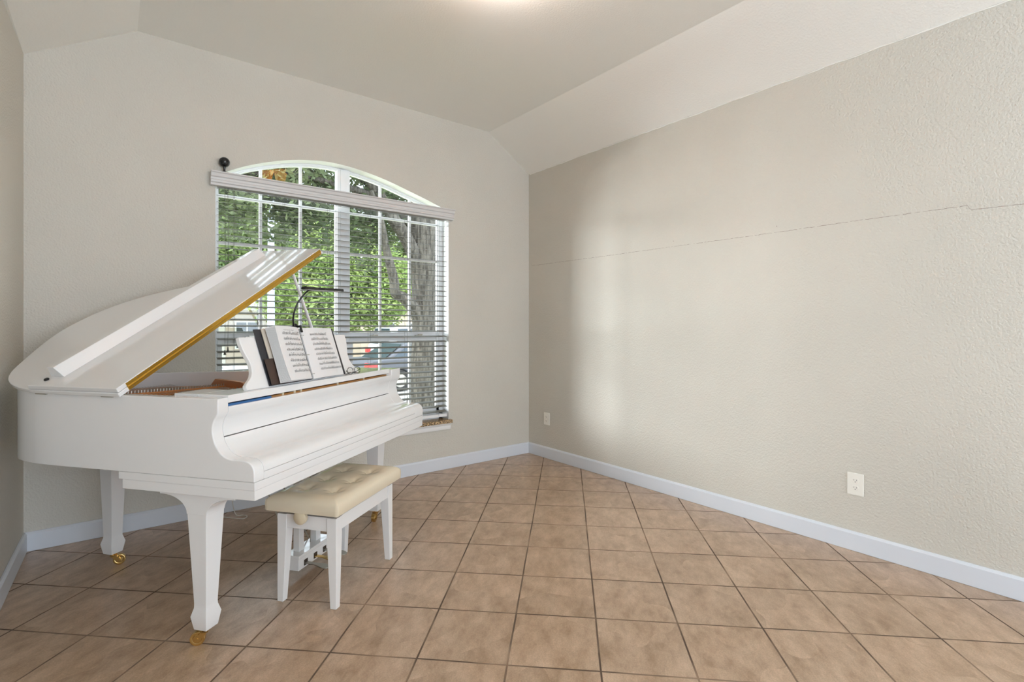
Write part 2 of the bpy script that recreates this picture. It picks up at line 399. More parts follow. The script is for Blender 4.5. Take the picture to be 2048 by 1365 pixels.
m.build('mullion', M['vinyl'], win, bevel=.002)
for (a, b) in ((0.572, 1.387), (1.486, 2.29)):
    m = MB(); bar(m, a, b, 1.155, 1.195, WY + .0, WY + .028)          # upper sash bottom rail
    bar(m, a, a + .008, 1.19, 2.3, WY, WY + .028); bar(m, b - .008, b, 1.19, 2.25, WY, WY + .028)
    archband(m, a, b, 0.012, 0.022, WY, WY + .028)
    m.build('upper_sash', M['vinyl'], win, bevel=.0015)
    m = MB(); bar(m, a, b, 1.122, 1.160, WY - .02, WY + .01); bar(m, a, b, .49, .53, WY - .018, WY + .01)
    bar(m, a, a + .026, .49, 1.15, WY - .018, WY + .01); bar(m, b - .026, b, .49, 1.15, WY - .018, WY + .01)
    s = m.build('lower_sash', M['vinyl'], win, bevel=.0015)
    m = MB()
    for cx in (a + .2, b - .2): MB().box(cx - .03, cx + .03, WY - .028, WY - .005, 1.160, 1.172).box(cx - .008, cx + .03, WY - .034, WY - .02, 1.168, 1.178).build('sash_lock', M['steel'], s)
m = MB()
for x in (.846, 1.121, 1.753, 2.020): bar(m, x - .0095, x + .0095, .52, arch_z(x) - .018, WY + .006, WY + .024)
for z in (2.143, 1.818):
    bar(m, .575, 1.387, z - .010, z + .010, WY + .007, WY + .023); bar(m, 1.486, 2.288, z - .010, z + .010, WY + .007, WY + .023)
m.build('muntins', M['vinyl'], win)
def pane(x0, x1, y, zlo, top):
    n = 24; v = []; 
    for i in range(n + 1):
        x = x0 + (x1 - x0) * i / n; z = arch_z(x) - .015 if top else 1.15
        v += [(x, y, zlo), (x, y, z)]
    f = [(2 * i, 2 * i + 2, 2 * i + 3, 2 * i + 1) for i in range(n)]
    return newobj('pane', v, f, M['glass'], win)
for (a, b) in ((0.572, 1.387), (1.486, 2.29)):
    pane(a, b, WY + .015, 1.17, True); pane(a, b, WY + .002, .5, False)
s = MB().box(.50, 2.352, YW - .042, YW + .09, .402, .432).build('window_sill', M['granite'], win, bevel=.006, seg=3)
s['label'] = 'speckled brown granite sill'
MB().prism([(YW, .345), (YW - .012, .345), (YW - .018, .36), (YW - .018, .38), (YW - .036, .402), (YW, .402)], .512, 2.345, 'x').build('sill_apron', M['white'], win, bevel=.002)

# ------------------------------------------------------------------ blind
BY = YW + 0.032
bl = empty('venetian_blind', (1.43, YW, .44)); tag(bl, 'white-valanced horizontal blind with tilted slats coloured dark as if backlit hanging over the arched window', 'blind')
def world(o, par):            # geometry written in world coordinates under a parent
    o.matrix_parent_inverse = (Matrix.Translation(par.location) @ par.rotation_euler.to_matrix().to_4x4()).inverted(); return o
m = MB()
prof = [(YW - .002, 2.172), (YW - .040, 2.172), (YW - .042, 2.186), (YW - .050, 2.192), (YW - .052, 2.204), (YW - .046, 2.209), (YW - .047, 2.222), (YW - .056, 2.228), (YW - .062, 2.247), (YW - .070, 2.253), (YW - .070, 2.260), (YW - .002, 2.260)]
m.prism(prof, .512, 2.362, 'x')
world(m.build('valance', M['valance'], bl, bevel=.0015), bl)
m = MB(); tilt = math.radians(12.5)
z = .505
while z < 2.17:
    v = []; n = 4; pts = []
    for k in range(n + 1):
        t = (k / n - .5); yy = t * .048; zz = .0012 * (1 - (2 * t) ** 2)
        pts.append((BY + yy * math.cos(tilt) - zz * math.sin(tilt), z + yy * math.sin(tilt) + zz * math.cos(tilt)))
    poly = pts + [(a, b - .0016) for a, b in reversed(pts)]
    m.prism(poly, .558, 2.322, 'x'); z += .0437
world(m.build('slats', M['slat'], bl), bl)
world(MB().box(.558, 2.322, BY - .024, BY + .024, .455, .482).build('bottom_rail', M['rail'], bl, bevel=.003), bl)
world(MB().box(.552, 2.33, YW + .004, YW + .052, 2.175, 2.225).build('head_rail', M['rail'], bl), bl)
m = MB()
for x in (.66, .98, 1.30, 1.62, 1.94, 2.24):
    for y in (BY - .0245, BY + .0245): m.tube([(x, y, 2.18), (x, y, .47)], .0009, 5)
world(m.build('ladder_cord', M['slatend'], bl), bl)
m = MB()
for x, zz in ((.60, 1.08), (.618, 1.10)): m.tube([(x, BY - .032, 2.18), (x + .004, BY - .034, 1.6), (x, BY - .033, zz)], .0012, 5)
lc = world(m.build('lift_cord', M['slatend'], bl), bl)
m = MB(); m.lathe([(.002, .03), (.004, .026), (.005, .012), (.0085, 0), (.006, -.003)], 12, Matrix.Translation((.60, BY - .033, 1.055)))
m.lathe([(.002, .03), (.004, .026), (.005, .012), (.0085, 0), (.006, -.003)], 12, Matrix.Translation((.618, BY - .033, 1.075)))
world(m.build('tassel', M['slatend'], lc), bl).matrix_parent_inverse = Matrix()

# black ball on the valance
bo = empty('curtain_finial', (.592, YW - .036, 2.260)); tag(bo, 'glossy black ball on a short stem standing on the left end of the white valance', 'finial')
MB().lathe([(.030, 0), (.029, .004), (.014, .007), (.008, .011)], 28).build('base', M['black'], bo, smooth=True)
MB().lathe([(.008, .009), (.0065, .02), (.0075, .032), (.011, .042)], 20).build('stem', M['black'], bo, smooth=True)
MB().lathe([(.0325 * math.sin(PI * k / 16) + 1e-4, .071 - .0325 * math.cos(PI * k / 16)) for k in range(17)], 32).build('ball', M['black'], bo, smooth=True)

# ------------------------------------------------------------------ outlets
def outlet(y, z, lab, cat, w=.080, h=.122, duplex=True):
    r = empty('wall_outlet', (XR, y, z), -PI / 2 + PI); r.rotation_euler = (0, 0, PI / 2)
    # local: x along wall (-Y world flip ok), -y ... build in world-aligned axes instead
    r.rotation_euler = (0, 0, 0)
    m = MB().box(-.0065, 0, -w / 2, w / 2, -h / 2, h / 2); m.build('cover_plate', M['outlet'], r, bevel=.003, seg=3)
    for dz in (-.0215, .0215):
        n = 20; poly = []
        for k in range(n):
            a = 2 * PI * k / n; yy = .0172 * math.cos(a); zz = max(-.0135, min(.0135, .0172 * math.sin(a))); poly.append((yy, zz + dz * .95))
        s = MB().prism(poly, -.0082, -.005, 'x').build('socket', M['outlet'], r, bevel=.0006)
        q = MB(); q.box(-.0086, -.008, -.0075, -.0055, dz * .95 - .001, dz * .95 + .007); q.box(-.0086, -.008, .0055, .0075, dz * .95, dz * .95 + .0065)
        q.lathe([(.0025, 0), (.0025, .0005)], 10, Matrix.Translation((-.0081, 0, dz * .95 - .007)) @ Matrix.Rotation(-PI / 2, 4, 'Y'))
        q.build('slots', M['slot'], s)
    MB().lathe([(.0028, 0), (.0024, .001)], 12, Matrix.Translation((-.0065, 0, 0)) @ Matrix.Rotation(-PI / 2, 4, 'Y')).build('screw', M['outlet'], r)
    return tag(r, lab, cat)
outlet(1.062, .369, 'white duplex power outlet low on the middle of the right wall, away from the corner', 'outlet')
outlet(3.614, .371, 'white wall outlet low on the right wall close to the room corner', 'outlet', .078, .116)

# ------------------------------------------------------------------ ceiling light (its shades mirror in the arched panes)
cl = empty('ceiling_light', (1.45, 1.90, ZC)); tag(cl, 'ceiling lamp with amber glass bowls hung from the flat ceiling middle', 'ceiling light')
MB().lathe([(.07, 0), (.07, -.01), (.045, -.025), (.012, -.03), (.012, -.05)], 28).build('canopy', M['brass'], cl, smooth=True)
amber = mat('amber_glass', (0.9, 0.42, 0.10), 0.3, emit=((1.0, 0.45, 0.10), 7.0))
for k in range(3):
    a = math.radians(200 + 120 * k); cx, cy = .085 * math.cos(a), .085 * math.sin(a)
    MB().tube([(0, 0, -.045), (cx * .5, cy * .5, -.14), (cx, cy, -.235), (cx, cy, -.21)], .006, 8).build('arm', M['brass'], cl, smooth=True)
    s = MB().lathe([(.022, -.215), (.03, -.205), (.045, -.16), (.056, -.11), (.066, -.075), (.062, -.075), (.052, -.11), (.041, -.16), (.026, -.2), (.004, -.205)], 28, Matrix.Translation((cx, cy, 0))).build('glass_shade', amber, cl, smooth=True)
    light('ceiling_light_bulb', 'POINT', (1.45 + cx, 1.90 + cy, ZC - .10), None, BULB, (0.95, 0.95, 0.93), .03)

# ------------------------------------------------------------------ grand piano
PO = (0.4115, 2.0488, 0); PR = math.atan2(0.6136, 0.7896)
PM = Matrix.Translation(PO) @ Matrix.Rotation(PR, 4, 'Z')
pn = empty('grand_piano', PO, PR); tag(pn, 'white baby grand piano with its lid propped open in front of the window', 'piano')
W_, ZR, ZB = 1.49, .971, .670
out = [(0, .30), (0, .5), (0, .95), (.003, 1.07), (.022, 1.18), (.058, 1.27), (.115, 1.335), (.20, 1.385), (.30, 1.435), (.40, 1.478), (.49, 1.50), (.58, 1.502), (.68, 1.485), (.775, 1.44),
       (.87, 1.355), (.94, 1.255), (.995, 1.15), (1.06, 1.03), (1.14, .925), (1.24, .83), (1.35, .745), (1.43, .65), (1.475, .52), (W_, .38), (W_, .34), (W_, .30)]
oc = out[:3] + crom(out[3:22], 4) + out[22:]
def offset(pts, d, close=False):
    r = []
    for i, p in enumerate(pts):
        a = pts[max(i - 1, 0)]; b = pts[min(i + 1, len(pts) - 1)]
        t = Vector((b[0] - a[0], b[1] - a[1])).normalized(); n = Vector((-t.y, t.x))   # outward is to the left going this way round
        r.append((p[0] + n.x * d, p[1] + n.y * d))
    return r
ins = offset(oc, -.042)
def rim():
    m = MB(); n = len(oc); v = []; f = []
    for (a, b) in zip(oc, ins): v += [(a[0], a[1], ZB), (a[0], a[1], ZR), (b[0], b[1], ZR), (b[0], b[1], ZB)]
    for i in range(n - 1):
        p = 4 * i; q = p + 4
        for k in range(4): f.append((p + k, p + (k + 1) % 4, q + (k + 1) % 4, q + k))
    f += [(0, 3, 2, 1), (4 * n - 4, 4 * n - 3, 4 * n - 2, 4 * n - 1)]
    return newobj('rim', v, f, M['piano'], pn, bevel=.003, autosm=30, skip=lambda c: c.y < .301)
rim()
# soundboard
sb = [(.04, .42)] + [(p[0], p[1]) for p in ins if p[1] > .42] + [(1.45, .42)]
MB().prism(sb, .76, .80, 'z').build('soundboard', M['wood'], pn)
pl = [(.06, .34)] + [p for p in offset(oc, -.075) if p[1] > .45 and p[0] < 1.40] + [(1.40, .34)]
MB().prism(pl, .878, .892, 'z').build('iron_plate', M['plate'], pn, bevel=.003)
# raised plate struts, tuning pins, strings
m = MB()
for (u0, v0, u1, v1, h) in ((.60, .52, .93, 1.10, .062), (.95, .60, 1.06, .95, .05)):
    d = Vector((u1 - u0, v1 - v0, 0)); ln = d.length; ang = math.atan2(d.y, d.x)
    T = Matrix.Translation((u0, v0, .890)) @ Matrix.Rotation(ang, 4, 'Z')
    m.prism([(0, 0), (.04, 0.012), (.10, h * .9), (.16, h), (ln - .1, h * .8), (ln, 0)], -.012, .012, 'y', T)
m.build('plate_strut', M['plate'], pn, bevel=.002)
m = MB(); rp = random.Random(5)
for row in range(4):
    for k in range(46):
        u = .08 + k * .0275; v = .57 + row * .022 + .08 * math.exp(-u * 1.2) + (k % 2) * .006
        m.tube([(u, v, .89), (u + .001, v - .004, .925)], .0028, 6)
tp = m.build('tuning_pins', M['steel'], pn); tp['kind'] = 'stuff'
hr = MB(); hp = MB()
ha, hb = Vector((.16, 1.24, 0)), Vector((.86, .86, 0)); hd_ = (hb - ha).normalized(); hn = Vector((-hd_.y, hd_.x, 0))
for k in range(15):
    p0 = ha.lerp(hb, k / 14); bow = .05 * math.sin(PI * k / 14)
    hr_p = p0 - hn * bow
    if k: hr.add([q_ + Vector((0, 0, z_)) for q_, z_ in ((last - hn * -.02, .892), (last + hn * -.02, .892), (last + hn * -.014, .914), (last + hn * .014, .914), (hr_p + hn * .02, .892), (hr_p + hn * -.02, .892), (hr_p + hn * -.014, .914), (hr_p + hn * .014, .914))],
             [(0, 1, 2, 3), (4, 7, 6, 5), (0, 3, 7, 4), (1, 5, 6, 2), (3, 2, 6, 7), (0, 4, 5, 1)])
    last = hr_p
hr.build('hitch_rail', M['plate'], pn)
for k in range(60):
    t_ = (k + .5) / 60; p0 = ha.lerp(hb, t_) - hn * .05 * math.sin(PI * t_)
    hp.tube([(p0.x, p0.y, .912), (p0.x + .002, p0.y + .001, .926)], .0022, 6)
hp.build('hitch_pins', M['steel'], pn)['kind'] = 'stuff'
m = MB()
for k in range(80):
    u = .10 + k * .0155; v = .62 + .08 * math.exp(-u * 1.2)
    if u < .5: e = (u + .35, 1.33 - .1 * abs(.3 - u))
    else: e = (min(u + .12, 1.36), max(1.28 - (u - .5) * 0.95, .66))
    m.tube([(u, v, .913), (e[0], e[1], .903)], .0009, 4)
st = m.build('strings', M['steel'], pn); st['kind'] = 'stuff'

# arms (cheeks) and front profile
armp = [(.16, ZR), (.161, .915), (.168, .903), (.178, .888), (.184, .870), (.1855, .855), (.184, .838), (.176, .808), (.163, .786), (.146, .767), (.125, .7545), (.10, .7485), (.07, .7485), (.045, .748), (.028, .744), (.014, .736), (.005, .724), (0.0005, .708), (0, .690), (0, ZB)]
af = armp[:2] + crom(armp[2:-2], 3)[0:] + armp[-2:]
poly = af + [(.30, ZB), (.30, ZR)]
MB().prism(poly, .0, .052, 'x').build('arm', M['piano'], pn, bevel=.0045, seg=3, autosm=30, skip=lambda c: c.y > .299)
MB().prism(poly, 1.372, W_, 'x').build('arm', M['piano'], pn, bevel=.0045, seg=3, autosm=30, skip=lambda c: c.y > .299)
def part_profile(z0, z1, dv=0.0):
    pts = [p for p in af if z0 < p[1] < z1]
    def at(z):
        for a, b in zip(af, af[1:]):
            if b[1] <= z <= a[1] and a[1] != b[1]: return a[0] + (b[0] - a[0]) * (a[1] - z) / (a[1] - b[1])
        return af[-1][0]
    return [(at(z1) + dv, z1)] + [(p[0] + dv, p[1]) for p in pts] + [(at(z0) + dv, z0)]
p = part_profile(.8215, .936); MB().prism(p + [(.215, .8215), (.215, .936)], .052, 1.372, 'x').build('nameboard', M['piano'], pn, bevel=.001, autosm=30)
p = part_profile(.700, .8175, .0005); MB().prism(p + [(.24, .700), (.24, .8175)], .052, 1.372, 'x').build('fallboard', M['piano'], pn, bevel=.001, autosm=30)
MB().box(.052, 1.372, .0005, .24, .6705, .6988).build('key_slip', M['piano'], pn, bevel=.0012)
MB().box(.052, 1.372, .20, .238, .805, .83).build('gap_shade_strip', M['felt'], pn)  # dark strip set in the seam, standing in for shade in the gap
# keybed steps
MB().box(.002, W_ - .002, .0002, .634, .6405, .6697).build('keybed', M['piano'], pn, bevel=.0012)
MB().box(.004, W_ - .004, .0015, .617, .603, .6400).build('keybed_rail', M['piano'], pn, bevel=.0012)
# action seen through the slot
MB().box(.055, 1.37, .225, .30, .84, .928).build('action_rail', M['wood'], pn)
MB().box(.055, 1.37, .300, .33, .80, .945).build('action_back', M['felt'], pn)
MB().box(.055, .30, .172, .21, .936, .944).build('felt_strip', M['blue'], pn)
MB().box(.30, 1.34, .180, .215, .9362, .942).build('hammer_rail', M['wood'], pn)
for u in (.375, .455, .50, .80, 1.06):
    MB().box(u, u + .010, .176, .22, .9365, .9475).build('bracket', M['knob'], pn)
# music shelf and desk
MB().box(.054, 1.345, .163, .30, .9495, .9785).build('music_shelf', M['piano'], pn, bevel=.0025)
MB().box(.054, .20, .30, .42, .9495, .9785).build('shelf_side', M['piano'], pn, bevel=.0025)
MB().box(1.20, 1.345, .30, .42, .9495, .9785).build('shelf_side', M['piano'], pn, bevel=.0025)
AL = math.radians(18); DV, DZ = .19, .979
# desk frame: local x = u, local z = up the desk, local y = depth behind it
DM = Matrix.Translation((0, DV, DZ)) @ Matrix.Rotation(-AL, 4, 'X')
half = [(.184, 0.001), (.179, .014), (.181, .023), (.193, .033), (.212, .046), (.224, .057), (.233, .072), (.2375, .090), (.2385, .108), (.235, .126), (.226, .148), (.218, .172), (.213, .200), (.213, .229)]
desk = half + [(2 * .607 - a, b) for a, b in reversed(half)]
MB().prism(desk, 0, .019, 'y', DM).build('music_desk', M['piano'], pn, bevel=.003, seg=2, autosm=30)
for u in (.42, .80): MB().tube([(u, .245, 1.07), (u, .31, .983)], .004, 6).build('desk_strut', M['brass'], pn)

# lid, hinged on the spine, opened about 29.5 degrees
LT = math.radians(29.5); LM = Matrix.Translation((0, 0, ZR + .001)) @ Matrix.Rotation(-LT, 4, 'Y')
lo = offset(oc, .016); VH = .606
lidp = [(-.016, VH)] + [p for p in lo if p[1] > VH + .03] + [(1.494, VH)]
MB().prism(lidp, 0, .0185, 'z', LM).build('lid', M['piano'], pn, bevel=.004, seg=2, autosm=30)
fl = MB().prism([(-.012, VH + .001), (1.488, VH + .001), (1.488, 1.06), (-.012, 1.075)], .0198, .0385, 'z', LM).build('lid_flap', M['piano'], pn, bevel=.0025, autosm=30)
MB().prism([(.955, .0385), (.986, .084), (1.022, .084), (1.030, .0385)], .055, 1.405, 'x', LM).build('flap_lip', M['piano'], fl, bevel=.002)
m = MB()
MB().box(.028, 1.478, VH - .002, VH, .0035, .0185, LM).box(.028, 1.478, VH - .002, VH, .0205, .0355, LM).tube([LM @ Vector((.028, VH - .002, .0195)), LM @ Vector((1.478, VH - .002, .0195))], .0042, 10).build('lid_hinge', M['hinge'], pn)
m = MB()
for k in range(24):
    for zz in (.009, .030): m.lathe([(.0022, 0), (.0018, .0008)], 8, LM @ Matrix.Translation((.05 + k * .061 + (.03 if zz > .02 else 0), VH - .002, zz)) @ Matrix.Rotation(PI / 2, 4, 'X'))
hs = m.build('hinge_screws', M['steel'], fl)
for (u, v, rr) in ((.030, 1.02, .0095), (1.44, 1.02, .0095)):
    MB().lathe([(rr, 0), (rr, .005), (rr * .7, .008)], 16, LM @ Matrix.Translation((u, v, .038))).build('rubber_bumper', M['black'], fl, smooth=True)
for u in (.187, .462, .721, .99):
    MB().box(u - .006, u + .006, 1.052, 1.056, .038, .0405, LM).build('flap_pin', M['black'], fl)
for v in (.686, 1.037):
    MB().box(-.005, .003, v - .03, v + .03, ZR - .010, ZR - .002).tube([(-.005, v - .03, ZR - .002), (-.005, v + .03, ZR - .002)], .0035, 8).build('spine_hinge', M['steel'], pn)
MB().tube([(1.425, .66, ZR - .03), (1.03, .62, LM.translation.z + 1.03 * math.tan(LT) - .002)], [.011, .008], 10).build('lid_prop', M['piano'], pn, smooth=True)

# legs with casters
def caster(par, x, y, rz, zt):
    T = Matrix.Translation((x, y, 0)) @ Matrix.Rotation(rz, 4, 'Z')
    c = MB().lathe([(.019, zt), (.019, zt - .004), (.010, zt - .008), (.010, zt - .014)], 18, T)
    for s in (-1, 1):
        c.prism([(.010, zt - .012), (-.012, zt - .012), (-.030, .040), (-.037, .028), (-.034, .018), (-.026, .016), (-.014, .026)], s * .0150 - .0018, s * .0150 + .0018, 'y', T)
    c.box(-.012, .010, -.0168, .0168, zt - .016, zt - .011, T)
    cc = c.build('caster', M['brass'], par, smooth=True, autosm=35)
    MB().lathe([(.006, -.0175), (.006, -.0125), (.015, -.0118), (.017, -.0095), (.0235, -.0115), (.0262, -.0105), (.0268, -.006), (.0268, .006), (.0262, .0105), (.0235, .0115), (.017, .0095), (.015, .0118), (.006, .0125), (.006, .0175)], 32, T @ Matrix.Translation((-.028, 0, .0268)) @ Matrix.Rotation(PI / 2, 4, 'X')).build('caster_wheel', M['brass'], cc, smooth=True, autosm=40)
def leg(cx, cy, cast, top, brackets=True, zt=.603):
    b = .029
    m = MB().frustum(cx, cy, [(.066, b, b), (.118, .0375, .0375), (.150, .029, .029), (.165, .0285, .0285), (top, .044, .044)])
    lg = m.build('leg', M['piano'], pn, bevel=.0015)
    if brackets:
        q = []
        for k in range(13):
            a = PI / 2 * k / 12; q.append((cy + .044 + .135 * (1 - math.cos(a)) ** 1 * 1.0, top + (.070) * math.sin(a) ** 1))
        right = [(cy + .046, top - .001)] + [(cy + .046 + .115 * (1 - math.cos(PI / 2 * k / 10)), top + .068 * math.sin(PI / 2 * k / 10)) for k in range(11)] + [(cy + .175, top + .068), (cy + .175, zt)]
        left = [(2 * cy - a, b_) for a, b_ in reversed(right)]
        MB().prism(right + left, cx - .045, cx + .045, 'x').build('leg_bracket', M['piano'], lg, bevel=.0012, autosm=30)
    caster(lg, cx, cy, cast, .066)
    return lg
leg(.073, .286, -1.05, .520)
leg(1.395, .286, .2, .520)
leg(.500, 1.300, 2.3, ZB, brackets=False)
# lyre and pedals
m = MB()
for u in (.63, .767): MB().box(u, u + .038, .28, .315, .1185, .603).build('lyre_post', M['piano'], pn, bevel=.002)
m = MB(); m.box(.585, .850, .250, .330, .048, .106); m.box(.582, .853, .246, .334, .106, .122)
m.build('pedal_box', M['piano'], pn, bevel=.002)
m = MB().box(.60, .835, .27, .325, .56, .6025); m.build('lyre_top', M['piano'], pn, bevel=.002)
for u, mt in ((.640, 'steel'), (.7175, 'brass'), (.795, 'steel')):
    MB().box(u - .014, u + .014, .2485, .2505, .058, .086).build('pedal_slot', M['felt'], pn)
    poly = [(-.010, 0), (-.009, -.05), (-.014, -.075), (-.021, -.10), (-.022, -.115), (-.014, -.130), (0, -.136)]
    poly = poly + [(-a, b) for a, b in reversed(poly[:-1])]
    v = []; n = len(poly)
    for top_ in (0, 1):
        for (a, b) in poly: v.append((u + a, .255 + b, .066 + (.006 if top_ else 0) - .012 * (-b / .136) ** 2 ))
    f = [tuple(range(n))[::-1], tuple(range(n, 2 * n))] + [(i, (i + 1) % n, n + (i + 1) % n, n + i) for i in range(n)]
    pd = newobj('pedal', v, f, M['brass' if mt == 'brass' else 'steel'], pn, bevel=.002)
for (a, b) in (((.645, .33, .10), (.67, .60, .60)), ((.79, .33, .10), (.765, .60, .60))):
    MB().tube([a, b], .0035, 8).build('lyre_brace', M['steel'], pn, smooth=True)
for u in (.69, .745):
    MB().tube([(u, .30, .12), (u, .30, .60)], .0025, 6).build('pedal_rod', M['steel'], pn)

# ------------------------------------------------------------------ piano bench
def P(u, v, z=0): return PM @ Vector((u, v, z))
bc = P(.669, .078); bn = empty('piano_bench', bc, PR); tag(bn, 'adjustable piano bench with a buttoned cream leather seat and white legs', 'bench')
HU, HV = .263, .150; ZF = .398
def bleg(sx, sy):
    x0, y0 = sx * HU, sy * HV; v = []
    for z, w_ in ((0, .030), (.315, .047), (ZF, .047)):
        for (a, b) in ((0, 0), (1, 0), (1, 1), (0, 1)): v.append((x0 - sx * a * w_, y0 - sy * b * w_, z))
    f = [(0, 1, 2, 3), (8, 9, 10, 11)] + [(k * 4 + i, k * 4 + (i + 1) % 4, k * 4 + 4 + (i + 1) % 4, k * 4 + 4 + i) for k in (0, 1) for i in range(4)]
    return newobj('leg', v, f, M['piano'], bn, bevel=.0018)
for sx in (-1, 1):
    for sy in (-1, 1): bleg(sx, sy)
for s in (-1, 1):
    m = MB(); m.box(-HU + .046, HU - .046, s * (HV - .004) - (.02 if s > 0 else 0), s * (HV - .004) + (.02 if s < 0 else 0), .336, ZF)
    m.build('side_rail', M['piano'], bn, bevel=.0015)
for s in (-1, 1):
    m = MB(); m.box(s * (HU - .004) - (.02 if s > 0 else 0), s * (HU - .004) + (.02 if s < 0 else 0), -HV + .046, HV - .046, .336, ZF)
    m.build('end_rail', M['piano'], bn, bevel=.0015)
MB().box(-HU + .03, HU - .03, -HV + .03, HV - .03, .37, .412).build('lift_mechanism', M['felt'], bn)
MB().box(-HU + .012, HU - .012, -HV + .012, HV - .012, .405, .4225).build('seat_board', M['felt'], bn)
# tufted seat
def seat():
    cu, cvv, hu, hv, zb, zt = -.003, .0, .296, .178, .4225, .4875
    nu, nv = 96, 60; buttons = [(bx, by) for bx in (-.155, 0, .155) for by in (-.072, .072)]
    v = []; f = []
    def edge(t, h):      # distance-to-edge rounding
        return t
    for j in range(nv + 1):
        for i in range(nu + 1):
            x = -hu + 2 * hu * i / nu; y = -hv + 2 * hv * j / nv
            ex = hu - abs(x); ey = hv - abs(y); e = min(ex, ey)
            z = zt - .014 * math.exp(-(e / .012) ** 1.2) + .006 * min(1, e / .05)
            for (bx, by) in buttons:
                d = math.hypot(x - bx, y - by); a = math.atan2(y - by, x - bx)
                z -= .019 * math.exp(-(d / .021) ** 1.2) + .008 * math.exp(-(d / .06) ** 2) + .0028 * math.cos(4 * a + .4) * math.exp(-((d - .028) / .02) ** 2) + .0012 * math.cos(9 * a + bx * 30) * math.exp(-((d - .022) / .012) ** 2)
            z += .0012 * noise.noise(Vector((x * 14, y * 14, 3)))
            v.append((x + cu, y + cvv, z))
    for j in range(nv):
        for i in range(nu):
            a = j * (nu + 1) + i; f.append((a, a + 1, a + nu + 2, a + nu + 1))
    # sides
    ring = [i for i in range(nu + 1)] + [(j) * (nu + 1) + nu for j in range(1, nu and nv + 1)] + [nv * (nu + 1) + i for i in range(nu - 1, -1, -1)] + [j * (nu + 1) for j in range(nv - 1, 0, -1)]
    prev = ring
    for (dz, gro) in ((-.012, .0045), (-.035, .006), (-.052, .004), (None, -.002)):
        new = []
        for r in ring:
            x, y, z = v[r]; L_ = math.hypot(x, y)
            sx = (1 if x > cu else -1) if abs(abs(x - cu) - hu) < 1e-4 else 0; sy = (1 if y > 0 else -1) if abs(abs(y) - hv) < 1e-4 else 0
            zz = zb if dz is None else (zt - .014 + .0) + dz
            v.append((x + sx * gro * (.6 if sx and sy else 1), y + sy * gro * (.6 if sx and sy else 1), max(zz, zb))); new.append(len(v) - 1)
        for k in range(len(ring)): f.append((prev[k], prev[(k + 1) % len(ring)], new[(k + 1) % len(ring)], new[k]))
        prev = new
    f.append(tuple(prev))
    s = newobj('cushion', v, f, M['cream'], bn, smooth=True, autosm=65)
    for (bx, by) in buttons:
        MB().lathe([(.0075, 0), (.0075, .002), (.005, .005), (.0005, .006)], 14, Matrix.Translation((bx + cu, by, zt - .0215))).build('button', M['cream'], s, smooth=True)
    for sx, sy in ((-1, -1), (1, -1), (-1, 1), (1, 1)):
        m = MB(); m.tube([(cu + sx * (hu + .0022), sy * (hv + .0022), zb + .003), (cu + sx * (hu + .0034), sy * (hv + .0034), zb + .03), (cu + sx * (hu + .0015), sy * (hv + .0015), zt - .016)], .0012, 6)
        m.build('seam', M['cream'], s)
seat()
K = Matrix.Translation((-HU, .010, .400)) @ Matrix.Rotation(-PI / 2, 4, 'Y')
for sgn in (1,):
    MB().lathe([(.008, -.01), (.008, .012), (.026, .013), (.0305, .017), (.0315, .024), (.0305, .033), (.024, .038), (.002, .039)], 32, K).build('adjuster_knob', M['knob'], bn, smooth=True)

# ------------------------------------------------------------------ ring binder of sheet music on the desk
bd = empty('music_binder', P(.60, DV - .004, DZ + .002), PR); tag(bd, 'open black ring binder of printed sheet music leaning on the white music desk', 'binder')
BM = PM.inverted()
def dk(o, par, T=PM):        # geometry given in desk coordinates (a, -n, b)
    o.matrix_parent_inverse = (Matrix.Translation(par.location) @ Matrix.Rotation(PR, 4, 'Z')).inverted() @ T; return o
def DP(a, n, b): return DM @ Vector((a, -n, b))
b0 = .004
m = MB()
m.prism([(.306, b0), (.592, b0 + .0), (.592, .262), (.300, .262)], -.0055, -.0025, 'y', DM)
m.prism([(.598, b0), (.892, b0), (.888, .262), (.602, .262)], -.0055, -.0025, 'y', DM)
m.box(.590, .600, -.0060, -.002, b0, .262, DM)
dk(m.build('cover', M['binder'], bd, bevel=.001), bd)
m = MB().prism([(.309, b0 + .001), (.50, b0 + .001), (.50, .123), (.307, .123)], -.0165, -.0135, 'y', DM)
pk = dk(m.build('inner_pocket', M['pocket'], bd, bevel=.0006), bd); pk['label'] = 'brown inner pocket'
m = MB().prism([(.66, b0 + .001), (.889, b0 + .001), (.886, .118), (.66, .118)], -.0085, -.0057, 'y', DM)
dk(m.build('inner_pocket', M['binder'], bd, bevel=.0006), bd)
# left stack of sheets: cross-section (a, n), bent forward at the outer edge
def sheets():
    m = MB(); N_ = 11
    for s in range(N_):
        t = s / (N_ - 1)
        n_edge = .016 + .034 * t; left_top = .350 + .022 * t; left_bot = .352 + .028 * t
        v = []; f = []; rows = 6; cols = 12
        for r in range(rows + 1):
            b = .006 + (.262 - .006) * r / rows; br = r / rows
            L0 = left_bot + (left_top - left_bot) * br + .006 * math.sin(PI * br) * (1 - t) 
            for c in range(cols + 1):
                x = L0 + (.598 - L0) * c / cols; k = c / cols
                nn = (n_edge) * (1 - k) ** .55 * (1 - .10 * math.sin(PI * br)) + .009 * (1 - t) * k * 0 + .009 + .016 * t * k * (1 - k)
                v.append(DP(x, nn, b))
        for r in range(rows):
            for c in range(cols):
                a = r * (cols + 1) + c; f.append((a, a + 1, a + cols + 2, a + cols + 1))
        m.add(v, f)
    return m
o = sheets().build('left_pages', M['paper'], bd); so = o.modifiers.new('s', 'SOLIDIFY'); so.thickness = .0007; dk(o, bd)
m = MB().prism([(.345, .008), (.42, .008), (.42, .2615), (.340, .2615)], -.0125, -.0088, 'y', DM)
